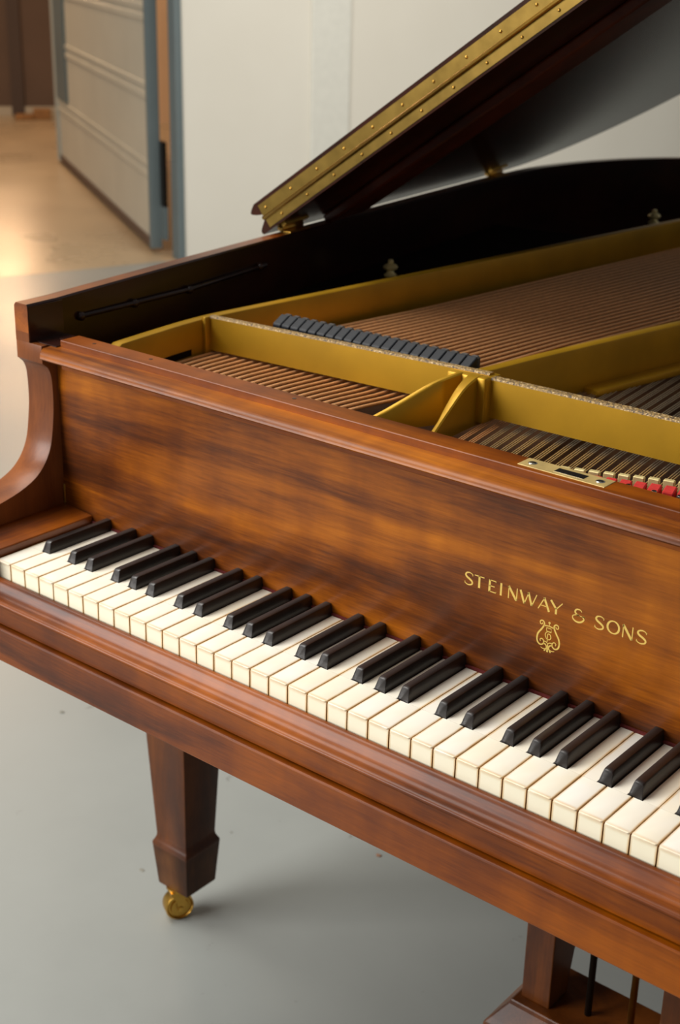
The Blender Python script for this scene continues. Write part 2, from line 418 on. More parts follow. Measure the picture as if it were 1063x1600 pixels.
# plan path of the case's outer face, from the bass arm round the tail to the treble arm
outer = [(-94, 118), (-96.5, 166), (-97, 167), (-102, 200), (-128, 385), (-160, 635), (-198, 930), (-240, 1260), (-252, 1400)]
tail = [(-252, 1400), (-252, 1480), (-232, 1590), (-190, 1700), (-120, 1800), (-20, 1872), (90, 1900), (210, 1885), (320, 1820), (420, 1700),
        (520, 1540), (640, 1380), (800, 1240), (980, 1120), (1130, 990), (1240, 840), (1300, 680), (1316, 500), (1316, 300), (1316, 167), (1316, 166), (1316, 118)]
path = outer + spline(tail[:-3], 5)[1:] + tail[-3:]
TR = 23.0
bm = bmesh.new()
def ring(x, y, nx, ny):
    zb = 217 if y < 166.5 else -100
    return [L(x, y, zb), L(x, y, 246), L(x-nx*3, y-ny*3, 249.5), L(x-nx*(TR-2), y-ny*(TR-2), 249.5), L(x-nx*TR, y-ny*TR, 247.5), L(x-nx*TR, y-ny*TR, zb)]
rings = []; n = len(path); inner_path = []
for i, (x, y) in enumerate(path):
    a = path[max(i-1, 0)]; b_ = path[min(i+1, n-1)]
    dx, dy = b_[0]-a[0], b_[1]-a[1]; l = math.hypot(dx, dy); dx /= l; dy /= l
    nx, ny = -dy, dx
    if i == 0: nx, ny = -1, 0
    if i == n-1: nx, ny = 1, 0
    rings.append(ring(x, y, nx, ny)); inner_path.append((x-nx*TR, y-ny*TR))
R = [[bm.verts.new(v) for v in r] for r in rings]
for a, b_ in zip(R[:-1], R[1:]):
    for i in range(6):
        f = bm.faces.new((a[i], a[(i+1) % 6], b_[(i+1) % 6], b_[i])); f.material_index = 1 if i in (3, 4) else 0
bm.faces.new(R[0][::-1]); bm.faces.new(R[-1])
rim = finish('rim', bm, [wood_y, wood_dark], piano); smooth_by_angle(rim, 30)

# arms: inner cheek with its concave scroll, one each side
curve = spline([(118, 185.5), (121, 183), (126, 178), (129.5, 167), (130.5, 145), (129, 119.5), (122, 84), (106, 60), (82, 46.5), (47, 37.5), (8, 32), (-18, 27)], 5)
arm_prof = [(166.5, 206), (118, 206)] + curve + [(-27, 20), (-30, 8), (-30.5, -100), (166.5, -100)]
for sx, (xa, xb) in enumerate(((-94, -50), (1272, 1316))):
    bm = bmesh.new(); prism_x(bm, arm_prof, xa, xb); bevel(bm, 1.2, 2, 35)
    rx = (-94, -71) if sx == 0 else (1293, 1316); dx_ = (-71, -70) if sx == 0 else (1292, 1293)
    box(bm, rx[0], rx[1], 118, 166.5, 206, 216.9)
    b3 = bmesh.new(); box(b3, dx_[0], dx_[1], 119, 168, 206.1, 247); finish('rim_lining', b3, wood_dark, piano)
    a = finish('arm', bm, wood_z, piano); smooth_by_angle(a, 32)
# dark step between rim and rail at both ends
for xa, xb in ((-70.8, -34), (1256, 1292.8)):
    bm = bmesh.new(); box(bm, xa, xb, 126, 172, 206.1, 207.2); bevel(bm, .4, 1); finish('arm_cap', bm, wood_dark, piano)
    bm = bmesh.new(); box(bm, xa, xb, 166.6, 172, 84, 206.0); finish('arm_cap', bm, wood_dark, piano)
# inner rim shelf and bottom
ip = [(x, y) for x, y in inner_path]
bm = bmesh.new()
cx = sum(q[0] for q in ip)/len(ip)
poly = [(x, y) for x, y in ip if y > 118] + [(1272, 165), (-50, 165)]
vs = [bm.verts.new(L(x, y, 96)) for x, y in poly]; vb = [bm.verts.new(L(x, y, 84)) for x, y in poly]
bm.faces.new(vs); bm.faces.new(vb[::-1])
for i in range(len(poly)): bm.faces.new((vs[i], vs[(i+1) % len(poly)], vb[(i+1) % len(poly)], vb[i]))
finish('soundboard', bm, soundboard_m, piano)

# keybed
bm = bmesh.new(); box(bm, -93.4, 1315.4, -31, 420, -101, -61); bevel(bm, 1.6, 2); finish('keybed', bm, wood_x, piano)
bm = bmesh.new(); box(bm, -49, 1271, -12, 132, -60.8, -30); finish('key_frame', bm, black_int, piano)
# moulded key slip
slip = [(-3, -18.1), (-6.0, -17.8), (-8.2, -18.6), (-10.5, -21.5), (-12.6, -26.0), (-15.0, -29.4), (-18.5, -31.4), (-22.0, -31.6), (-25.2, -31.9),
        (-27.4, -33.2), (-28.0, -35.0), (-27.2, -36.6), (-25.6, -37.4), (-25.2, -40), (-24.8, -58.8), (-3, -58.8)]
bm = bmesh.new(); prism_x(bm, slip, -49.8, 1271.8)
o = finish('key_slip', bm, wood_x, piano); smooth_by_angle(o, 50)
# key blocks
for xa, xb in ((-49.9, -1.6), (1223.6, 1271.9)):
    bm = bmesh.new(); vs = box(bm, xa, xb, -24, 138.9, -60, 12.5)
    for v in vs:
        if abs(v.co.z - L(0, 0, 12.5).z) < 1e-6:
            if (xa < 0) == (abs(v.co.x-L(xb, 0, 0).x) < 1e-6): v.co.z -= .0035
    bevel(bm, 1.2, 2); finish('key_block', bm, wood_y, piano)
# fallboard with rounded nose
fall = [(139, 2.4), (139, 190), (131, 196.6), (108, 196.6), (103.5, 197.6), (100.2, 200), (100.6, 203.2), (104, 205.4), (109, 206), (164, 206), (164, 2.4)]
fall = [(139, 2.4), (139, 188), (136, 194), (128, 196.4), (104, 196.8), (101.4, 197.6), (100.2, 199.2), (101.0, 201.6), (103.4, 203.9), (107.5, 205.3), (113, 206), (164, 206), (164, 2.4)]
bm = bmesh.new(); prism_x(bm, fall, -49.8, 1271.8, lambda x, y, z: L(x+(max(0, 119-y)*.8+(3 if y < 119 else 0))*(1 if x < 600 else -1), y, z))
o = finish('fallboard', bm, wood_fall, piano); smooth_by_angle(o, 50)
tag(finish('fallboard_felt', (lambda b_: (box(b_, -1, 1223, 136.4, 140, -1.5, 2.3), b_)[1])(bmesh.new()), key_felt, piano), 'thin dark red felt strip along the foot of the fallboard')
fallboard = [o for o in COL.objects if o.name == 'fallboard'][0]
bm = bmesh.new(); tube(bm, [L(-48.2, 138.2, 13), L(-48.2, 138.2, 30), L(-48.6, 138.6, 36)], 1.4, 8); finish('fallboard_pin', bm, brass, piano)
# front rail with lock plate
bm = bmesh.new(); box(bm, -33, 1255, 131, 159, 180, 214); bevel(bm, .9, 2); rail = finish('front_rail', bm, wood_x, piano)
bm = bmesh.new(); box(bm, 566, 652, 137.5, 157.5, 212, 214.5); bevel(bm, .3, 1); lp = finish('lock_plate', bm, plain('dull_brass', srgb(190, 164, 104), .5, .35, .15, 60), rail); 
bm = bmesh.new(); box(bm, 600, 629, 142.5, 152, 214.3, 214.75); finish('lock_bolt', bm, steel, rail)
for x in (575.5, 642.5):
    bm = bmesh.new(); lathe(bm, L(x, 147.5, 214.4), [(4.2, 0), (4.2, .35), (2.8, .8), (.1, .9)], 16); finish('lock_screw', bm, steel, rail, smooth=True)
rnd = random.Random(2)
for x in (6, 96, 300, 900, 1100):
    bm = bmesh.new(); lathe(bm, L(x, 147, 213.8), [(2.2, 0), (2.2, .45), (.1, .5)], 12); finish('rail_plug', bm, wood_dark, rail)
# arm cap hinge block at the rail's left end
bm = bmesh.new(); box(bm, -56, -33.5, 148, 168, 206, 209.0); bevel(bm, 1.5, 2); finish('rail_bracket', bm, wood_dark, piano)

# folded music desk rod on the inside of the bass rim
def rimin(y, off=0): return -71-.128*(y-120)+off
bm = bmesh.new(); tube(bm, [L(rimin(y, 4), y, z) for y, z in ((196, 221), (400, 214.5), (575, 217))], 3.0, 10)
for y, z in ((200, 221), (296, 217.5), (404, 214), (560, 217)):
    lathe(bm, L(rimin(y, 4), y, z), [(3, -5), (5, -3), (5.5, 0), (5, 3), (3, 5)], 12, 'x')
o = finish('support_rod', bm, wood_dark, piano, smooth=True)

# ------------------------------------------------------------------ gold iron plate
plate = bpy.data.objects.new('iron_plate', None); COL.objects.link(plate); plate.parent = piano
def pp(name, bm, mats, sm=None, label=None):
    o = finish(name, bm, mats, plate)
    if sm: smooth_by_angle(o, sm)
    if label: o['label'] = label
    return o
# web under the strings at the front
bm = bmesh.new(); box(bm, -60, 1268, 166, 352, 118, 130); pp('front_web', bm, black_int)  # web coloured near-black for the shade between the strings
# outer flange between bass strut and rim
fl = [(rimin(y, 2), y) for y in (170, 400, 700, 1000, 1300)]
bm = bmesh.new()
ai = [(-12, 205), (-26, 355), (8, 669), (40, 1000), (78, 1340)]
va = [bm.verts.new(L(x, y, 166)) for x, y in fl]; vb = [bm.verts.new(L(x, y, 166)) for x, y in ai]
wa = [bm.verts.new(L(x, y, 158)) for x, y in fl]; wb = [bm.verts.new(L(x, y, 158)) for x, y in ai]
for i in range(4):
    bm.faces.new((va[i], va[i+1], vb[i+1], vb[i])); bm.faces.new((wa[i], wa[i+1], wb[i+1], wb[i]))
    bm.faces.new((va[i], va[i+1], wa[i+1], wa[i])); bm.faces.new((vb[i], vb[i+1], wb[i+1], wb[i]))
pp('side_flange', bm, dull_dark)  # dark colour stands for the shaded gap between strut and rim
# bass strut
sa = spline([(-6, 168), (-16, 250), (-24, 340), (-19, 420), (9, 669), (48, 1040), (86, 1404), (120, 1700)], 4)
zt = [200 - (10 if y < 200 else 0) for x, y in sa]
bm = bmesh.new(); strip(bm, sa, 15, 144, zt); bevel(bm, 2.5, 2); pp('bass_strut', bm, gold, 40)
# cross bars
def crossbar(name, p0, p1, z0, z1, w):
    bm = bmesh.new(); n = 24; rings = []
    for i in range(n+1):
        t = i/n; x = p0[0]+(p1[0]-p0[0])*t; y = p0[1]+(p1[1]-p0[1])*t
        e = 0
        rings.append([L(x, y, z0+e), L(x, y+1, z1-2), L(x, y+3, z1), L(x, y+w-2, z1), L(x, y+w, z1-2), L(x, y+w, z0+e)])
    loft(bm, rings)
    for f in bm.faces:
        zc = f.calc_center_median().z
        if zc > L(0, 0, z1-1.5).z: f.material_index = 1
    return pp(name, bm, [gold, speckle], 40)
crossbar('bass_crossbar', (-22, 354), (372, 384), 161, 203, 12)
crossbar('treble_crossbar', (372, 380), (1262, 398), 156, 200, 14)
bm = bmesh.new(); box(bm, 366, 377, 370, 382, 150, 201); bevel(bm, 2, 2); pp('crossbar_post', bm, gold, 40)
bm = bmesh.new(); box(bm, -26, -19, 347, 362, 152, 203); bevel(bm, 2, 2); pp('crossbar_post', bm, gold, 40)
# break between bass and tenor: two curved fins dropping to the web
def fin(pts, wfun):
    bm = bmesh.new(); rings = []
    for i, (x, y, z) in enumerate(pts):
        w = wfun(i/(len(pts)-1))
        rings.append([L(x, y, 146), L(x, y, z-1.5), L(x-1.5, y, z), L(x-w+1.5, y, z), L(x-w, y, z-1.5), L(x-w, y, 146)])
    loft(bm, rings); return bm
f1 = spline([(346, 376, 201), (343, 364, 200), (332, 340, 193), (318, 312, 179), (304, 288, 166), (290, 262, 156), (272, 236, 150)], 4)
pp('break_fin', fin(f1, lambda t: 7), gold, 40)
f2 = spline([(368, 382, 201), (367, 368, 200), (368, 345, 193), (370, 318, 178), (374, 294, 167), (380, 268, 158), (386, 236, 150)], 4)
pp('break_fin', fin(f2, lambda t: 17-11*min(1, t*1.6)), [gold], 40)
bm = bmesh.new(); box(bm, 325, 378, 372, 402, 150, 200.5); bevel(bm, 3, 2); pp('break_boss', bm, gold, 40)
# tenor strut, bass side of the overstrung crossing
sb = spline([(357, 392), (362, 420), (378, 520), (419, 742), (470, 1000), (520, 1280), (545, 1420)], 4)
bm = bmesh.new(); strip(bm, sb, 15, 142, 200); bevel(bm, 2.5, 2); pp('tenor_strut', bm, gold, 40)
bm = bmesh.new(); sc = [(x+22, y) for x, y in sb if y > 520]; strip(bm, sc, 24, 142, 150.5); bevel(bm, 2, 2); pp('strut_foot', bm, gold, 40)
for xs in ((760, 700), (1010, 960)):
    bm = bmesh.new(); strip(bm, [(xs[0], 400), (xs[1], 1080)], 15, 142, 198); bevel(bm, 2.5, 2); pp('treble_strut', bm, gold, 40)
# hitch plate round the tail and bentside
bm = bmesh.new()
tp = [q for q in ip if q[0] > 330 and q[1] > 420]
strip(bm, [(x, y) for x, y in tp], -70, 128, 146); pp('hitch_plate', bm, gold, 40)
# plate bolts with turned heads
for c in ((-100, 827, 165), (-22, 1521, 165)):
    bm = bmesh.new(); x, y, z = c
    lathe(bm, L(x, y, z), [(9, -14), (9.5, 0), (10, 3), (6, 6), (5, 9), (10.5, 12), (11.5, 15), (9, 18), (4.5, 20), (4.5, 24), (3, 26), (.2, 26.5)], 20)
    pp('plate_bolt', bm, brass_pale, 35)

# ------------------------------------------------------------------ strings, dampers, pins
def string(pts, r, mat, label=None):
    bm = bmesh.new(); tube(bm, [L(*q) for q in pts], r, 6); o = finish('string', bm, mat, piano, smooth=True)
    if label: o['label'] = label
    return o
NB = 23
for i in range(NB):
    t = i/(NB-1)
    xf = -16+ t*272; ang = math.radians(-1.6+12.4*t)
    x355 = xf+math.tan(ang)*38
    x0 = xf-math.tan(ang)*(317-262)
    xb = 56+t*276
    string([(x0, 262, 156), (xf, 317, 156.5), (x355, 355, 156), (xb-22-t*16, 700, 156), (xb, 1000, 154), (xb+44, 1560-i*2, 150)], 2.45-t*.45, copper, 'copper wound bass string' if i == 0 else None)
NT = 72
for i in range(NT):
    x0 = 404+(i%3)*2.7+(i//3)*12.9
    y0 = 262+max(0, (x0-540))*.20 if x0 > 540 else 262
    a = math.radians(-14.5+ i*.06)
    x1 = x0+math.tan(a)*(395-y0); x2 = x1+math.tan(math.radians(-8+.05*i))*700
    string([(x0-math.tan(a)*40, y0-40, 160), (x0, y0, 158), (x1, 395, 148), (x2, 1080-i*2, 134)], .62, copper if i < 6 else wire, 'plain steel tenor string' if i == 6 else None)
bm = bmesh.new()
for i in range(70):
    x0 = 800+i*6.0
    tube(bm, [L(x0, 262, 160), L(x0-30, 395, 150), L(x0-60, 1050-i*7, 136)], .6, 5)
tag(finish('treble_strings', bm, wire, piano), kind='stuff')
# agraffes at the bass front
for i in range(8, 23):
    t = i/(NB-1); ang = math.radians(-1.6+12.4*t); x = -16+t*272-math.tan(ang)*44
    bm = bmesh.new(); box(bm, x-4.2, x+4.2, 268, 277, 150, 165.5); bevel(bm, 1, 1); finish('agraffe', bm, brass_pale, piano)
# pale pressure pieces, red felt and tuning pins at the tenor front
for i in range(16):
    x = 536+i*12.9; y = 246+i*5.2
    bm = bmesh.new(); box(bm, x-5.3, x+5.3, y, y+6, 150, 175); bevel(bm, .8, 1)
    bmesh.ops.rotate(bm, cent=L(x, y, 160), matrix=Matrix.Rotation(.2, 3, 'Z'), verts=bm.verts); finish('string_rest', bm, brass_pale, piano)
for i in range(13):
    x = 573+i*12.9; y = 236+i*4.6
    bm = bmesh.new()
    a = [L(x-5.5, y, 173), L(x+5.0, y+2, 173), L(x+1.5, y+17, 174.5), L(x-9.0, y+15, 174.5)]
    loft(bm, [[q-Vector((0, 0, .02)) for q in a], a]); bevel(bm, 1, 1); finish('stringing_felt', bm, red_felt, piano)
def pin(x, y, zt=190):
    bm = bmesh.new(); lathe(bm, L(x, y, 150), [(3.3, 0), (3.3, zt-150-7), (3.0, zt-150-6), (2.6, zt-150-.6), (2.2, zt-150), (.1, zt-150)], 10)
    finish('tuning_pin', bm, steel, piano)
for i in range(4): pin((614, 637.5, 662, 684.5)[i], (207, 210, 211.5, 216)[i], 193)
for r_ in range(2):
    for i in range(24): pin(420+i*26+r_*12, 186+r_*14+i*.6, 184)
bm = bmesh.new(); box(bm, 400, 1262, 226, 236, 150, 168); finish('web_ridge', bm, steel, plate)
# bass dampers
for i in range(21):
    t = i/20; x = 62+t*272; y = 391+t*5
    dm = bpy.data.objects.new('damper', None); COL.objects.link(dm); dm.parent = piano; dm.location = L(x, y, 170)
    f = lambda a, b_, c, x=x, y=y: Vector((a/1000, b_/1000, c/1000))
    bm = bmesh.new(); vs = box(bm, -6.5, 6.5, -4, 13, 24, 41, f)
    for v in vs:
        if v.co.z > .04 and v.co.y < 0: v.co.z -= .009
    bevel(bm, 1.5, 2)
    finish('damper_head', bm, damper_black, dm)
    bm = bmesh.new(); box(bm, -5.6, 5.6, 1, 13, -8, 24, f); bevel(bm, 1, 1); finish('damper_felt', bm, damper_felt, dm)
    bm = bmesh.new(); box(bm, -5.4, 5.4, 14, 22, 20, 40, f); bevel(bm, 2, 1)
    finish('damper_felt', bm, damper_felt, dm)

# ------------------------------------------------------------------ keys
P_ = 23.5; YR = 138.5; YH = 45.7; G = .55
OCT = 'CDEFGAB'; 
# x extent of each tail inside its 23.5 mm head: black keys 11.5 wide with the usual offsets
HB = 6.6
offs = {'C': -2.2, 'D': 2.2, 'F': -3.0, 'G': 0.0, 'A': 3.0}        # black between this white and the next one
prevw = {'D': 'C', 'E': 'D', 'G': 'F', 'A': 'G', 'B': 'A'}
def white_mesh(kind):
    lo = 0.0 if kind not in prevw or kind == 'A0' else HB+offs[prevw[kind]]
    hi = P_ if kind in ('E', 'B', 'C8') else P_-(HB-offs[kind if kind != 'A0' else 'A'])
    if kind == 'A0': lo = 0.0
    if kind == 'C8': lo = 0.0
    l0, h0 = G, P_-G
    l1 = G if lo == 0 else lo+G; h1 = P_-G if hi == P_ else hi-G
    bm = bmesh.new(); f = lambda x, y, z: Vector((x/1000, y/1000, z/1000))
    # head plate with rounded front corners and small lip
    def head(x0, x1, y0, y1, z0, z1, r):
        pts = [(x0, y1)]
        for k in range(5):
            a = math.pi+k*math.pi/8; pts.append((x0+r+r*math.cos(a), y0+r+r*math.sin(a)))
        for k in range(5):
            a = 1.5*math.pi+k*math.pi/8; pts.append((x1-r+r*math.cos(a), y0+r+r*math.sin(a)))
        pts.append((x1, y1))
        # slight bow of the front edge
        pts = [(x, y-.25*math.sin(math.pi*(x-x0)/(x1-x0)) if y < y0+r else y) for x, y in pts]
        ins = lambda q, e: (min(max(q[0], x0+e), x1-e), max(q[1], y0+e))
        loft(bm, [[f(*q, z0) for q in pts], [f(*q, z1-.5) for q in pts], [f(*ins(q, .35), z1-.12) for q in pts], [f(*ins(q, .8), z1) for q in pts]])
    head(l0, h0, -1.1, YH-.12, -1.6, 0, 2.6)
    n0 = len(bm.faces)
    vs = box(bm, l1, h1, YH+.12, YR, -1.6, 0, f)
    # body
    box(bm, l0+.15, h0-.15, 0.25, YH, -24, -1.6, f, 1)
    box(bm, l1+.15, h1-.15, YH, YR, -24, -1.6, f, 1)
    # front face
    b0 = len(bm.faces); box(bm, l0+.15, h0-.15, -.45, .25, -24, -1.6, f, 0)
    bmesh.ops.recalc_face_normals(bm, faces=bm.faces)
    me = bpy.data.meshes.new('white_key'); bm.to_mesh(me); bm.free(); me.materials.append(ivory); me.materials.append(key_wood)
    return me
def black_mesh():
    bm = bmesh.new(); f = lambda x, y, z: Vector((x/1000, y/1000, z/1000))
    def sec(y, w, z, r=1.3):
        pts = [(-w, z-r)]
        return pts
    bw, tw, zt_ = 6.1, 4.3, 12.6
    def ringat(y0, y1, top):          # vertical face ring at y
        return None
    secs = []
    def ring(y, ybot, zt, tw_, inset=0.0):
        r = 1.5
        pts = [(-bw, ybot, -6), (-bw, ybot, 0), (-tw_-.1, y, zt-r), (-tw_+.5, y, zt-.35), (-tw_+1.5, y, zt), (tw_-1.5, y, zt), (tw_-.5, y, zt-.35), (tw_+.1, y, zt-r), (bw, ybot, 0), (bw, ybot, -6)]
        return pts
    base_y = YH+.3
    R0 = ring(base_y+3.6, base_y, zt_-2.0, tw-.5)
    R1 = ring(base_y+4.0, base_y+.3, zt_-1.0, tw-.1)
    R2 = ring(base_y+6.0, base_y+1.2, zt_-.1, tw)
    R3 = ring(base_y+9, base_y+4, zt_, tw)
    R4 = ring(YR, YR, zt_, tw)
    rings = [[f(*q) for q in r] for r in (R0, R1, R2, R3, R4)]
    loft(bm, rings)
    bmesh.ops.recalc_face_normals(bm, faces=bm.faces)
    me = bpy.data.meshes.new('black_key'); bm.to_mesh(me); bm.free(); me.materials.append(ebony)
    return me
def set_smooth(me, deg):
    for f in me.polygons: f.use_smooth = True
    bm = bmesh.new(); bm.from_mesh(me)
    for e in bm.edges:
        if len(e.link_faces) == 2 and e.calc_face_angle(0) > math.radians(deg): e.smooth = False
    bm.to_mesh(me); bm.free()
WM = {}
for i in range(52):
    note = 'ABCDEFG'[i % 7]; kind = 'A0' if i == 0 else ('C8' if i == 51 else note)
    if kind not in WM: WM[kind] = white_mesh(kind); set_smooth(WM[kind], 30)
    o = bpy.data.objects.new('white_key', WM[kind]); COL.objects.link(o); o.parent = piano
    o.location = L(i*P_, 0, [0, .15, -.12, .1, -.05, .2, 0, -.18, .05][i*5 % 9])
    if i == 0: o['label'] = 'white ivory key yellowed along its edges'
BM = black_mesh(); set_smooth(BM, 28)
first = True
for i in range(51):
    note = 'ABCDEFG'[i % 7]
    if note in ('B', 'E'): continue
    o = bpy.data.objects.new('black_key', BM); COL.objects.link(o); o.parent = piano
    o.location = L((i+1)*P_+offs[note], 0, [0, .2, -.2, .1][i*3 % 4])
    if first: o['label'] = 'black ebony key'; first = False

# ------------------------------------------------------------------ gold lettering and lyre mark on the fallboard
YF = 138.9
def ribbon(bm, pts, ws, th=.12):                 # stroke in the fallboard plane, pts (x, z), widths in mm
    n = len(pts); l, r = [], []
    for i in range(n):
        a = pts[max(i-1, 0)]; b_ = pts[min(i+1, n-1)]
        dx, dz = b_[0]-a[0], b_[1]-a[1]; k = math.hypot(dx, dz) or 1; nx, nz = -dz/k, dx/k
        w = (ws[i] if isinstance(ws, (list, tuple)) else ws)/2
        l.append((pts[i][0]+nx*w, pts[i][1]+nz*w)); r.append((pts[i][0]-nx*w, pts[i][1]-nz*w))
    rings = [[L(a[0], YF, a[1]), L(b_[0], YF, b_[1]), L(b_[0], YF+.3, b_[1]), L(a[0], YF+.3, a[1])] for a, b_ in zip(l, r)]
    loft(bm, rings)
def arc(cx, cz, rx, rz, a0, a1, n=14):
    return [(cx+rx*math.cos(math.radians(a0+(a1-a0)*k/n)), cz+rz*math.sin(math.radians(a0+(a1-a0)*k/n))) for k in range(n+1)]
TK, TN_ = 2.1, .95
def seg(bm, x, z, h, pts, w): ribbon(bm, [(x+a*h, z+b_*h) for a, b_ in pts], w)
def letter(ch, x, w, z=84.2, h=12.2):            # x left edge, w width
    bm = bmesh.new()
    Q = lambda pts: [(x+a*w, z+b_*h) for a, b_ in pts]
    if ch == 'S':
        c = spline([(.93, .86), (.78, .965), (.50, 1.0), (.20, .92), (.10, .75), (.26, .60), (.62, .46), (.90, .30), (.86, .10), (.50, -.01), (.18, .03), (.03, .15)], 4)
        n = len(c); ribbon(bm, Q(c), [.8+1.15*math.sin(math.pi*i/(n-1))**2 for i in range(n)])
        ribbon(bm, Q([(.94, .93), (.93, .78)]), .7); ribbon(bm, Q([(.02, .05), (.03, .22)]), .7)
    elif ch == 'T':
        ribbon(bm, Q([(.5, 0), (.5, .98)]), [TK*1.1, TK]); ribbon(bm, Q([(0, .95), (1, .95)]), 1.0)
        ribbon(bm, Q([(.01, .90), (.01, .995)]), .5); ribbon(bm, Q([(.99, .90), (.99, .995)]), .5)
    elif ch == 'E':
        ribbon(bm, Q([(.14, 0), (.14, 1)]), TK)
        for zz, xe in ((.965, .96), (.5, .80), (.04, 1.0)): ribbon(bm, Q([(.1, zz), (xe, zz)]), .95)
        ribbon(bm, Q([(.95, .87), (.95, 1)]), .5); ribbon(bm, Q([(.98, 0), (1.02, .14)]), .5)
    elif ch == 'I':
        ribbon(bm, Q([(.5, 0), (.5, .5), (.5, 1)]), [2.0, TK*.95, 2.0])
    elif ch == 'N':
        ribbon(bm, Q([(.10, 0), (.10, 1)]), [1.1, .9]); ribbon(bm, Q([(.07, 1), (.90, 0)]), TK*1.05); ribbon(bm, Q([(.93, 0), (.93, 1)]), .95)
    elif ch == 'W':
        ribbon(bm, Q([(.03, 1), (.30, 0)]), TK); ribbon(bm, Q([(.30, 0), (.52, .98)]), TN_)
        ribbon(bm, Q([(.50, 1), (.74, 0)]), TK); ribbon(bm, Q([(.74, 0), (.99, 1)]), TN_)
    elif ch == 'A':
        ribbon(bm, Q([(.02, 0), (.52, 1)]), TN_); ribbon(bm, Q([(.48, 1.02), (.95, 0)]), TK); ribbon(bm, Q([(.22, .34), (.76, .34)]), .75)
    elif ch == 'Y':
        ribbon(bm, Q([(.5, 0), (.5, .48)]), TK); ribbon(bm, Q([(.04, 1), (.5, .42)]), TK*.95); ribbon(bm, Q([(.97, 1), (.54, .45)]), TN_)
    elif ch == 'O':
        c = arc(x+w/2, z+h/2, w/2-.6, h/2-.3, 0, 360, 28); n = len(c)
        ribbon(bm, c, [1.0+.9*abs(math.cos(math.radians(360*i/(n-1)))) for i in range(n)])
    elif ch == '&':
        c = spline([(.98, .50), (.80, .50), (.92, .30), (.70, .04), (.36, -.02), (.08, .14), (.06, .38), (.34, .52), (.56, .50), (.34, .56), (.20, .74), (.32, .95), (.58, .97), (.72, .84)], 4)
        n = len(c); ribbon(bm, Q(c), [.85+.75*math.sin(math.pi*i/(n-1)*2)**2 for i in range(n)])
        ribbon(bm, Q([(.62, .50), (1.0, .50)]), .8)
    return bm
txt = bmesh.new()
for ch, x0, x1 in (('S', 518.0, 527.2), ('T', 528.9, 539.2), ('E', 544.2, 552.4), ('I', 556.2, 559.4), ('N', 565.0, 575.6), ('W', 577.8, 595.6),
                   ('A', 597.4, 609.6), ('Y', 609.6, 622.4), ('&', 632.4, 645.2), ('S', 655.0, 664.0), ('O', 666.8, 679.2), ('N', 681.4, 692.2), ('S', 695.4, 705.0)):
    b_ = letter(ch, x0, x1-x0); me = bpy.data.meshes.new('t'); b_.to_mesh(me); b_.free(); txt.from_mesh(me); bpy.data.meshes.remove(me)
o = finish('gold_lettering', txt, inlay, fallboard); o['label'] = 'gold inlaid maker name in roman capitals'
# lyre emblem: two scrolled arms, crossbar, small monogram, leaf foot
bm = bmesh.new()
def LY(u, v): return (610.6+u, 60.2+v)
for s in (-1, 1):
    c = spline([(-6.6, 11.8), (-7.6, 10.2), (-9.2, 10.6), (-9.3, 12.8), (-7.4, 13.9), (-5.4, 12.6), (-5.2, 9.8), (-7.6, 5.2), (-10.6, .6), (-11.6, -4.2), (-10.6, -8.4), (-7.6, -10.2), (-4.8, -8.6), (-4.4, -5.8), (-6.2, -4.0), (-8.2, -5.0), (-7.8, -6.8)], 4)
    n = len(c); ribbon(bm, [LY(s*-a if s > 0 else a, b_) for a, b_ in c], [.8+.8*math.sin(math.pi*i/(n-1))**2 for i in range(n)])
    c = spline([(-4.6, -8.0), (-2.6, -8.4), (-1.2, -10.2), (-1.6, -12.6), (-4.6, -13.4), (-7.2, -12.6)], 3)
    ribbon(bm, [LY(a*-s, b_) for a, b_ in c], [1.1, 1.2, 1.2, 1.3, 1.3, 1.4, 1.4, 1.3, 1.2, 1.1, 1.0, .9, .8, .7, .6, .4][:len(c)])
ribbon(bm, [LY(-5.2, 9.6), LY(0, 10.4), LY(5.2, 9.6)], 1.1)
ribbon(bm, [LY(0, -7.4), LY(0, -15.6)], [1.0, 1.8]); ribbon(bm, [LY(-2.0, -13.4), LY(-3.4, -15.2)], 1.3); ribbon(bm, [LY(2.0, -13.4), LY(3.4, -15.2)], 1.3)
ribbon(bm, arc(*LY(0, 13.6), .55, .55, 0, 360, 12), 1.15); ribbon(bm, [LY(0, 10.2), LY(0, 12.8)], .8)
ribbon(bm, [LY(-2.6, 8.2), LY(2.2, 8.2), LY(2.6, 5.2), LY(-2.2, 5.0), LY(-2.6, 8.2)], .75)     # S of the monogram
ribbon(bm, [LY(-a, b_) for a, b_ in spline([(-2.6, 4.6), (1.4, 4.4), (3.4, 1.2), (1.6, -2.6), (-1.2, -2.8), (-2.6, -.6), (-1.6, 2.2), (.8, 1.8), (.8, -5.4)], 4)], .8)
ribbon(bm, [LY(-4.2, -5.6), LY(-1.4, -6.0), LY(0, -7.4), LY(1.4, -6.0), LY(4.2, -5.6)], .9)
o = finish('lyre_emblem', bm, inlay, fallboard); o['label'] = 'small gold lyre mark'

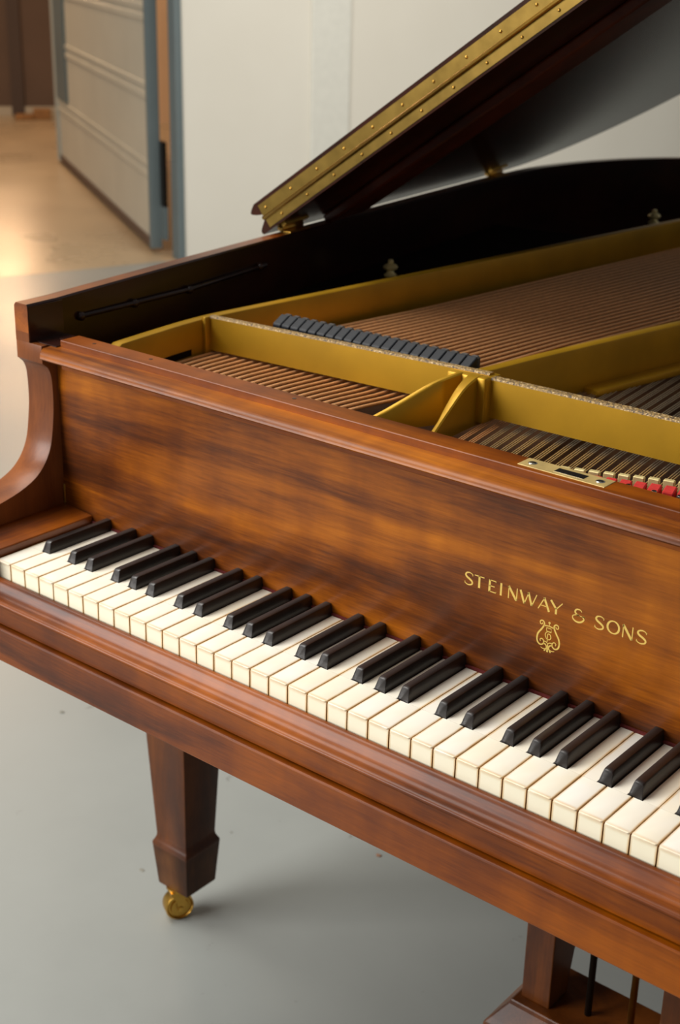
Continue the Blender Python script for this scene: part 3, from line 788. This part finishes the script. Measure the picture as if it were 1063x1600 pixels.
# ------------------------------------------------------------------ legs
def sq(cx, cy, h, z): return [L(cx-h, cy-h, z), L(cx+h, cy-h, z), L(cx+h, cy+h, z), L(cx-h, cy+h, z)]
wood_leg = wood('mahogany_leg', 'z', srgb(52, 24, 7), srgb(84, 42, 10), srgb(112, 60, 16), figure=.7)
wood_foot = wood('worn_foot_wood', 'z', srgb(38, 20, 10), srgb(78, 44, 18), srgb(116, 72, 34), rough=.5, coat=0, figure=1.5)
def caster(cx, cy, parent, ang):
    bm = bmesh.new(); R_ = Matrix.Rotation(ang, 3, 'Z')
    c = Vector((0, 0, 0))
    # wheel: axis along x before rotation, hollowed hub faces
    wheel = [(1.0, -11), (13.5, -11), (14.5, -8.5), (17.5, -8.5), (19.5, -11.5), (21.2, -11), (22, -8), (22, 8), (21.2, 11), (19.5, 11.5), (17.5, 8.5), (14.5, 8.5), (13.5, 11), (1.0, 11)]
    lathe(bm, (0, 0, 0), [(r, h) for r, h in wheel], 28, 'x')
    bm2 = bm
    for s in (-1, 1):
        b0 = len(bm.verts)
        prof = [(-4, -4), (4, -4), (5.5, 10), (12, 26), (-12, 26), (-5.5, 10)]
        x0, x1 = (12.4, 15.4) if s > 0 else (-15.4, -12.4)
        prism_x(bm, prof, x0, x1, lambda x, y, z: Vector((x/1000, y/1000, z/1000)))
        lathe(bm, ((15.4*s)/1000, 0, 0), [(4.2, 0), (4.2, 1.6*s), (.2, 2.4*s)], 12, 'x')
    box(bm, -15.4, 15.4, -14, 14, 25, 30, lambda x, y, z: Vector((x/1000, y/1000, z/1000)))
    lathe(bm, (0, 0, .030), [(17, 0), (17, 3), (9, 4), (9, 8)], 20)
    bmesh.ops.rotate(bm, cent=(0, 0, 0), matrix=R_, verts=bm.verts)
    off = L(cx, cy, -708)
    bmesh.ops.translate(bm, vec=off, verts=bm.verts)
    o = finish('caster', bm, brass, parent); smooth_by_angle(o, 35); o['label'] = 'small brass caster wheel'
for cx, cy in ((-92, 365), (1314-28, 365), (90, 1690)):
    bm = bmesh.new()
    loft(bm, [sq(cx, cy, h, z) for h, z in ((52, -101), (39, -400), (30.5, -586), (31.0, -591), (33.2, -596.5), (35.2, -600), (35.6, -604), (35.2, -607), (30.0, -675))])
    bevel(bm, 1.8, 2, 25)
    for f_ in bm.faces:
        if f_.calc_center_median().z < L(0, 0, -606).z: f_.material_index = 1
    lg = finish('leg', bm, [wood_leg, wood_foot], piano); smooth_by_angle(lg, 30)
    caster(cx-4, cy-16, lg, math.radians(-28))
# block that carries the tail leg
bm = bmesh.new(); box(bm, 30, 150, 1630, 1750, -100, 84); finish('leg_block', bm, wood_leg, piano)

# ------------------------------------------------------------------ pedal lyre
lyre = bpy.data.objects.new('pedal_lyre', None); COL.objects.link(lyre); lyre.parent = piano
for xa, s in ((507, 1), (682, -1)):
    bm = bmesh.new()
    # upright that flares at the top towards the back
    prof = [(332, -101), (332, -528), (376, -528), (378, -500), (384, -470), (400, -440), (408, -400), (412, -300), (414, -101)]
    prism_x(bm, prof, xa, xa+38); bevel(bm, 1.5, 2); finish('lyre_post', bm, wood_leg, lyre)
bm = bmesh.new()
loft(bm, [[L(xa, ya, z), L(xb, ya, z), L(xb, yb, z), L(xa, yb, z)] for xa, xb, ya, yb, z in ((478, 749, 296, 424, -616), (478, 749, 296, 424, -560), (484, 743, 302, 420, -552), (498, 729, 318, 414, -534), (500, 727, 320, 414, -528))])
bevel(bm, 2, 2); finish('lyre_box', bm, wood_leg, lyre)
for x, y in ((584, 356), (638, 356)):
    bm = bmesh.new(); tube(bm, [L(x, y, -101), L(x, y, -540)], 4.2, 10); finish('pedal_rod', bm, dark_metal if x < 600 else brass, lyre, smooth=True)
for x in (556, 611, 666):
    bm = bmesh.new(); loft(bm, [[L(x-w, y, z-3), L(x+w, y, z-3), L(x+w, y, z+3), L(x-w, y, z+3)] for w, y, z in ((7, 330, -590), (8, 290, -592), (14, 262, -600), (15, 232, -606), (9, 214, -608))]); bevel(bm, 2, 2)
    finish('pedal', bm, brass, lyre, smooth=True)
bm = bmesh.new(); box(bm, 500, 726, 325, 425, -112, -101.2); finish('lyre_top_plate', bm, wood_leg, lyre)

# ------------------------------------------------------------------ lid, hinged along the spine and propped, front flap folded back
lid = bpy.data.objects.new('lid', None); COL.objects.link(lid); lid.parent = piano
TH_ = math.radians(34)
AX = Vector((-.127, .992, 0)).normalized(); NX = Vector((AX.y, -AX.x, 0)); UZ = Vector((0, 0, 1))
A0 = L(-92, 118, 252)                                     # a point of the hinge axis, at the rim's outer edge
def LID(x, y, h):                                         # closed-lid position (mm, h above the axis) -> opened position
    q = L(x, y, 252+h)-A0
    a, n_, z_ = q.dot(AX), q.dot(NX), q.dot(UZ)
    c, s = math.cos(TH_), math.sin(TH_)
    return A0+AX*a+NX*(n_*c-z_*s)+UZ*(n_*s+z_*c)
YFR = 620; T1, T2 = 16.7, 24; HB_ = 5
op = [q for q in path if q[1] > YFR]
def offs_poly(pl, e):
    out = []; n = len(pl)
    for i, (x, y) in enumerate(pl):
        a = pl[max(i-1, 0)]; b_ = pl[min(i+1, n-1)]
        dx, dy = b_[0]-a[0], b_[1]-a[1]; k = math.hypot(dx, dy); nx, ny = -dy/k, dx/k
        out.append((x+nx*e, y+ny*e))
    return out
main = [(spine_out(YFR), YFR)] + op + [(1316, YFR)]
def lidring(e, h):
    pl = offs_poly(main, e); pl[0] = (spine_out(YFR)-e, YFR); pl[-1] = (1316+e, YFR)
    return [LID(x, y, h) for x, y in pl]
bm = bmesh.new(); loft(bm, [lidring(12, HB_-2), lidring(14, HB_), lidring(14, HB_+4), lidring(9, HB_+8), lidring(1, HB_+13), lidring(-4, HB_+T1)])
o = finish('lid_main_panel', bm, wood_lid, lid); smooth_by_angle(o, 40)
# front flap, folded over onto the top of the main panel: mirrored about the hinge line
def so_m(y): return spine_out(2*YFR-y)
def flapring(e, h):
    ys = [YFR, YFR+110, YFR+220, YFR+330, YFR+448+e]
    pl = [(so_m(y)-e, y) for y in ys]+[(1316+e, y) for y in reversed(ys)]
    return [LID(x, y, h) for x, y in pl]
t0 = HB_+T1+.6
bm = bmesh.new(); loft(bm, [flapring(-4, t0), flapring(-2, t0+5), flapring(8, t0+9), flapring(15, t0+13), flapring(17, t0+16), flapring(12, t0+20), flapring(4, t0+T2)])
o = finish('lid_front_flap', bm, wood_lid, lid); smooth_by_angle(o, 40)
# long brass hinge across the two front edges
hh = bpy.data.objects.new('piano_hinge', None); COL.objects.link(hh); hh.parent = lid
hx0 = spine_out(YFR)+3
bm = bmesh.new()
box(bm, hx0+2, 1310, YFR-1.1, YFR+.2, HB_+1.2, t0-2.0, LID); finish('hinge_leaf', bm, brass_aged, hh)
bm = bmesh.new(); box(bm, hx0, 1310, YFR-1.1, YFR+.2, t0+1.0, t0+18.6, LID); finish('hinge_leaf', bm, brass_aged, hh)
bm = bmesh.new(); tube(bm, [LID(hx0, YFR-2.2, t0-.5), LID(1311, YFR-2.2, t0-.5)], 2.9, 12); finish('hinge_knuckle', bm, brass, hh, smooth=True)
for k in range(24):
    for h, ph in ((HB_+7.5, 34), (t0+10.5, 12)):
        x = hx0+ph+k*57
        if x > 1300: continue
        bm = bmesh.new(); c = LID(x, YFR-1.0, h); bmesh.ops.create_uvsphere(bm, u_segments=10, v_segments=6, radius=.0021)
        bmesh.ops.translate(bm, vec=c, verts=bm.verts); finish('hinge_screw', bm, brass, hh, smooth=True)
# batten on the underside
bm = bmesh.new()
vs = []
for xs, xe in (((-90), 1180),):
    f = LID
    y0, y1 = 748, 838
    box(bm, spine_out(790)+12, 1150, y0, y1, HB_-17, HB_-2.1, LID)
bevel(bm, 3, 2)
o = finish('lid_batten', bm, wood('batten_mahogany', 'x', srgb(46, 18, 10), srgb(70, 28, 15), srgb(90, 40, 20), rough=.45, coat=.1), lid)
# lid hinges on the spine
def rimhinge(y):
    hg = bpy.data.objects.new('lid_hinge', None); COL.objects.link(hg); hg.parent = lid
    xo = spine_out(y)
    bm = bmesh.new()
    c0 = L(xo+11, y, 249.6)
    q = [(-10, -26, 0), (10, -26, 0), (10, 26, 0), (-10, 26, 0)]
    f = lambda a, b_, c: c0+NX*(a/1000)+AX*(b_/1000)+UZ*(c/1000)
    box(bm, -10, 10, -26, 26, 0, 2, f); bevel(bm, .5, 1); finish('hinge_leaf', bm, brass, hg)
    bm = bmesh.new(); box(bm, 2, 20, y-26, y+26, HB_-4.2, HB_-2.1, lambda x, yy, h: LID(xo+x, yy, h)); finish('hinge_leaf', bm, brass, hg)
    bm = bmesh.new(); tube(bm, [f(-6, -26, 4.5), f(-6, 26, 4.5)], 4.0, 12); finish('hinge_knuckle', bm, brass, hg, smooth=True)
rimhinge(668); rimhinge(1318)
# prop stick holding the lid up, from the treble rim
q1 = LID(1180, 900, HB_-2)
bm = bmesh.new(); tube(bm, [L(1285, 620, 225), q1], 9, 10); finish('lid_prop', bm, wood_z, piano, smooth=True)
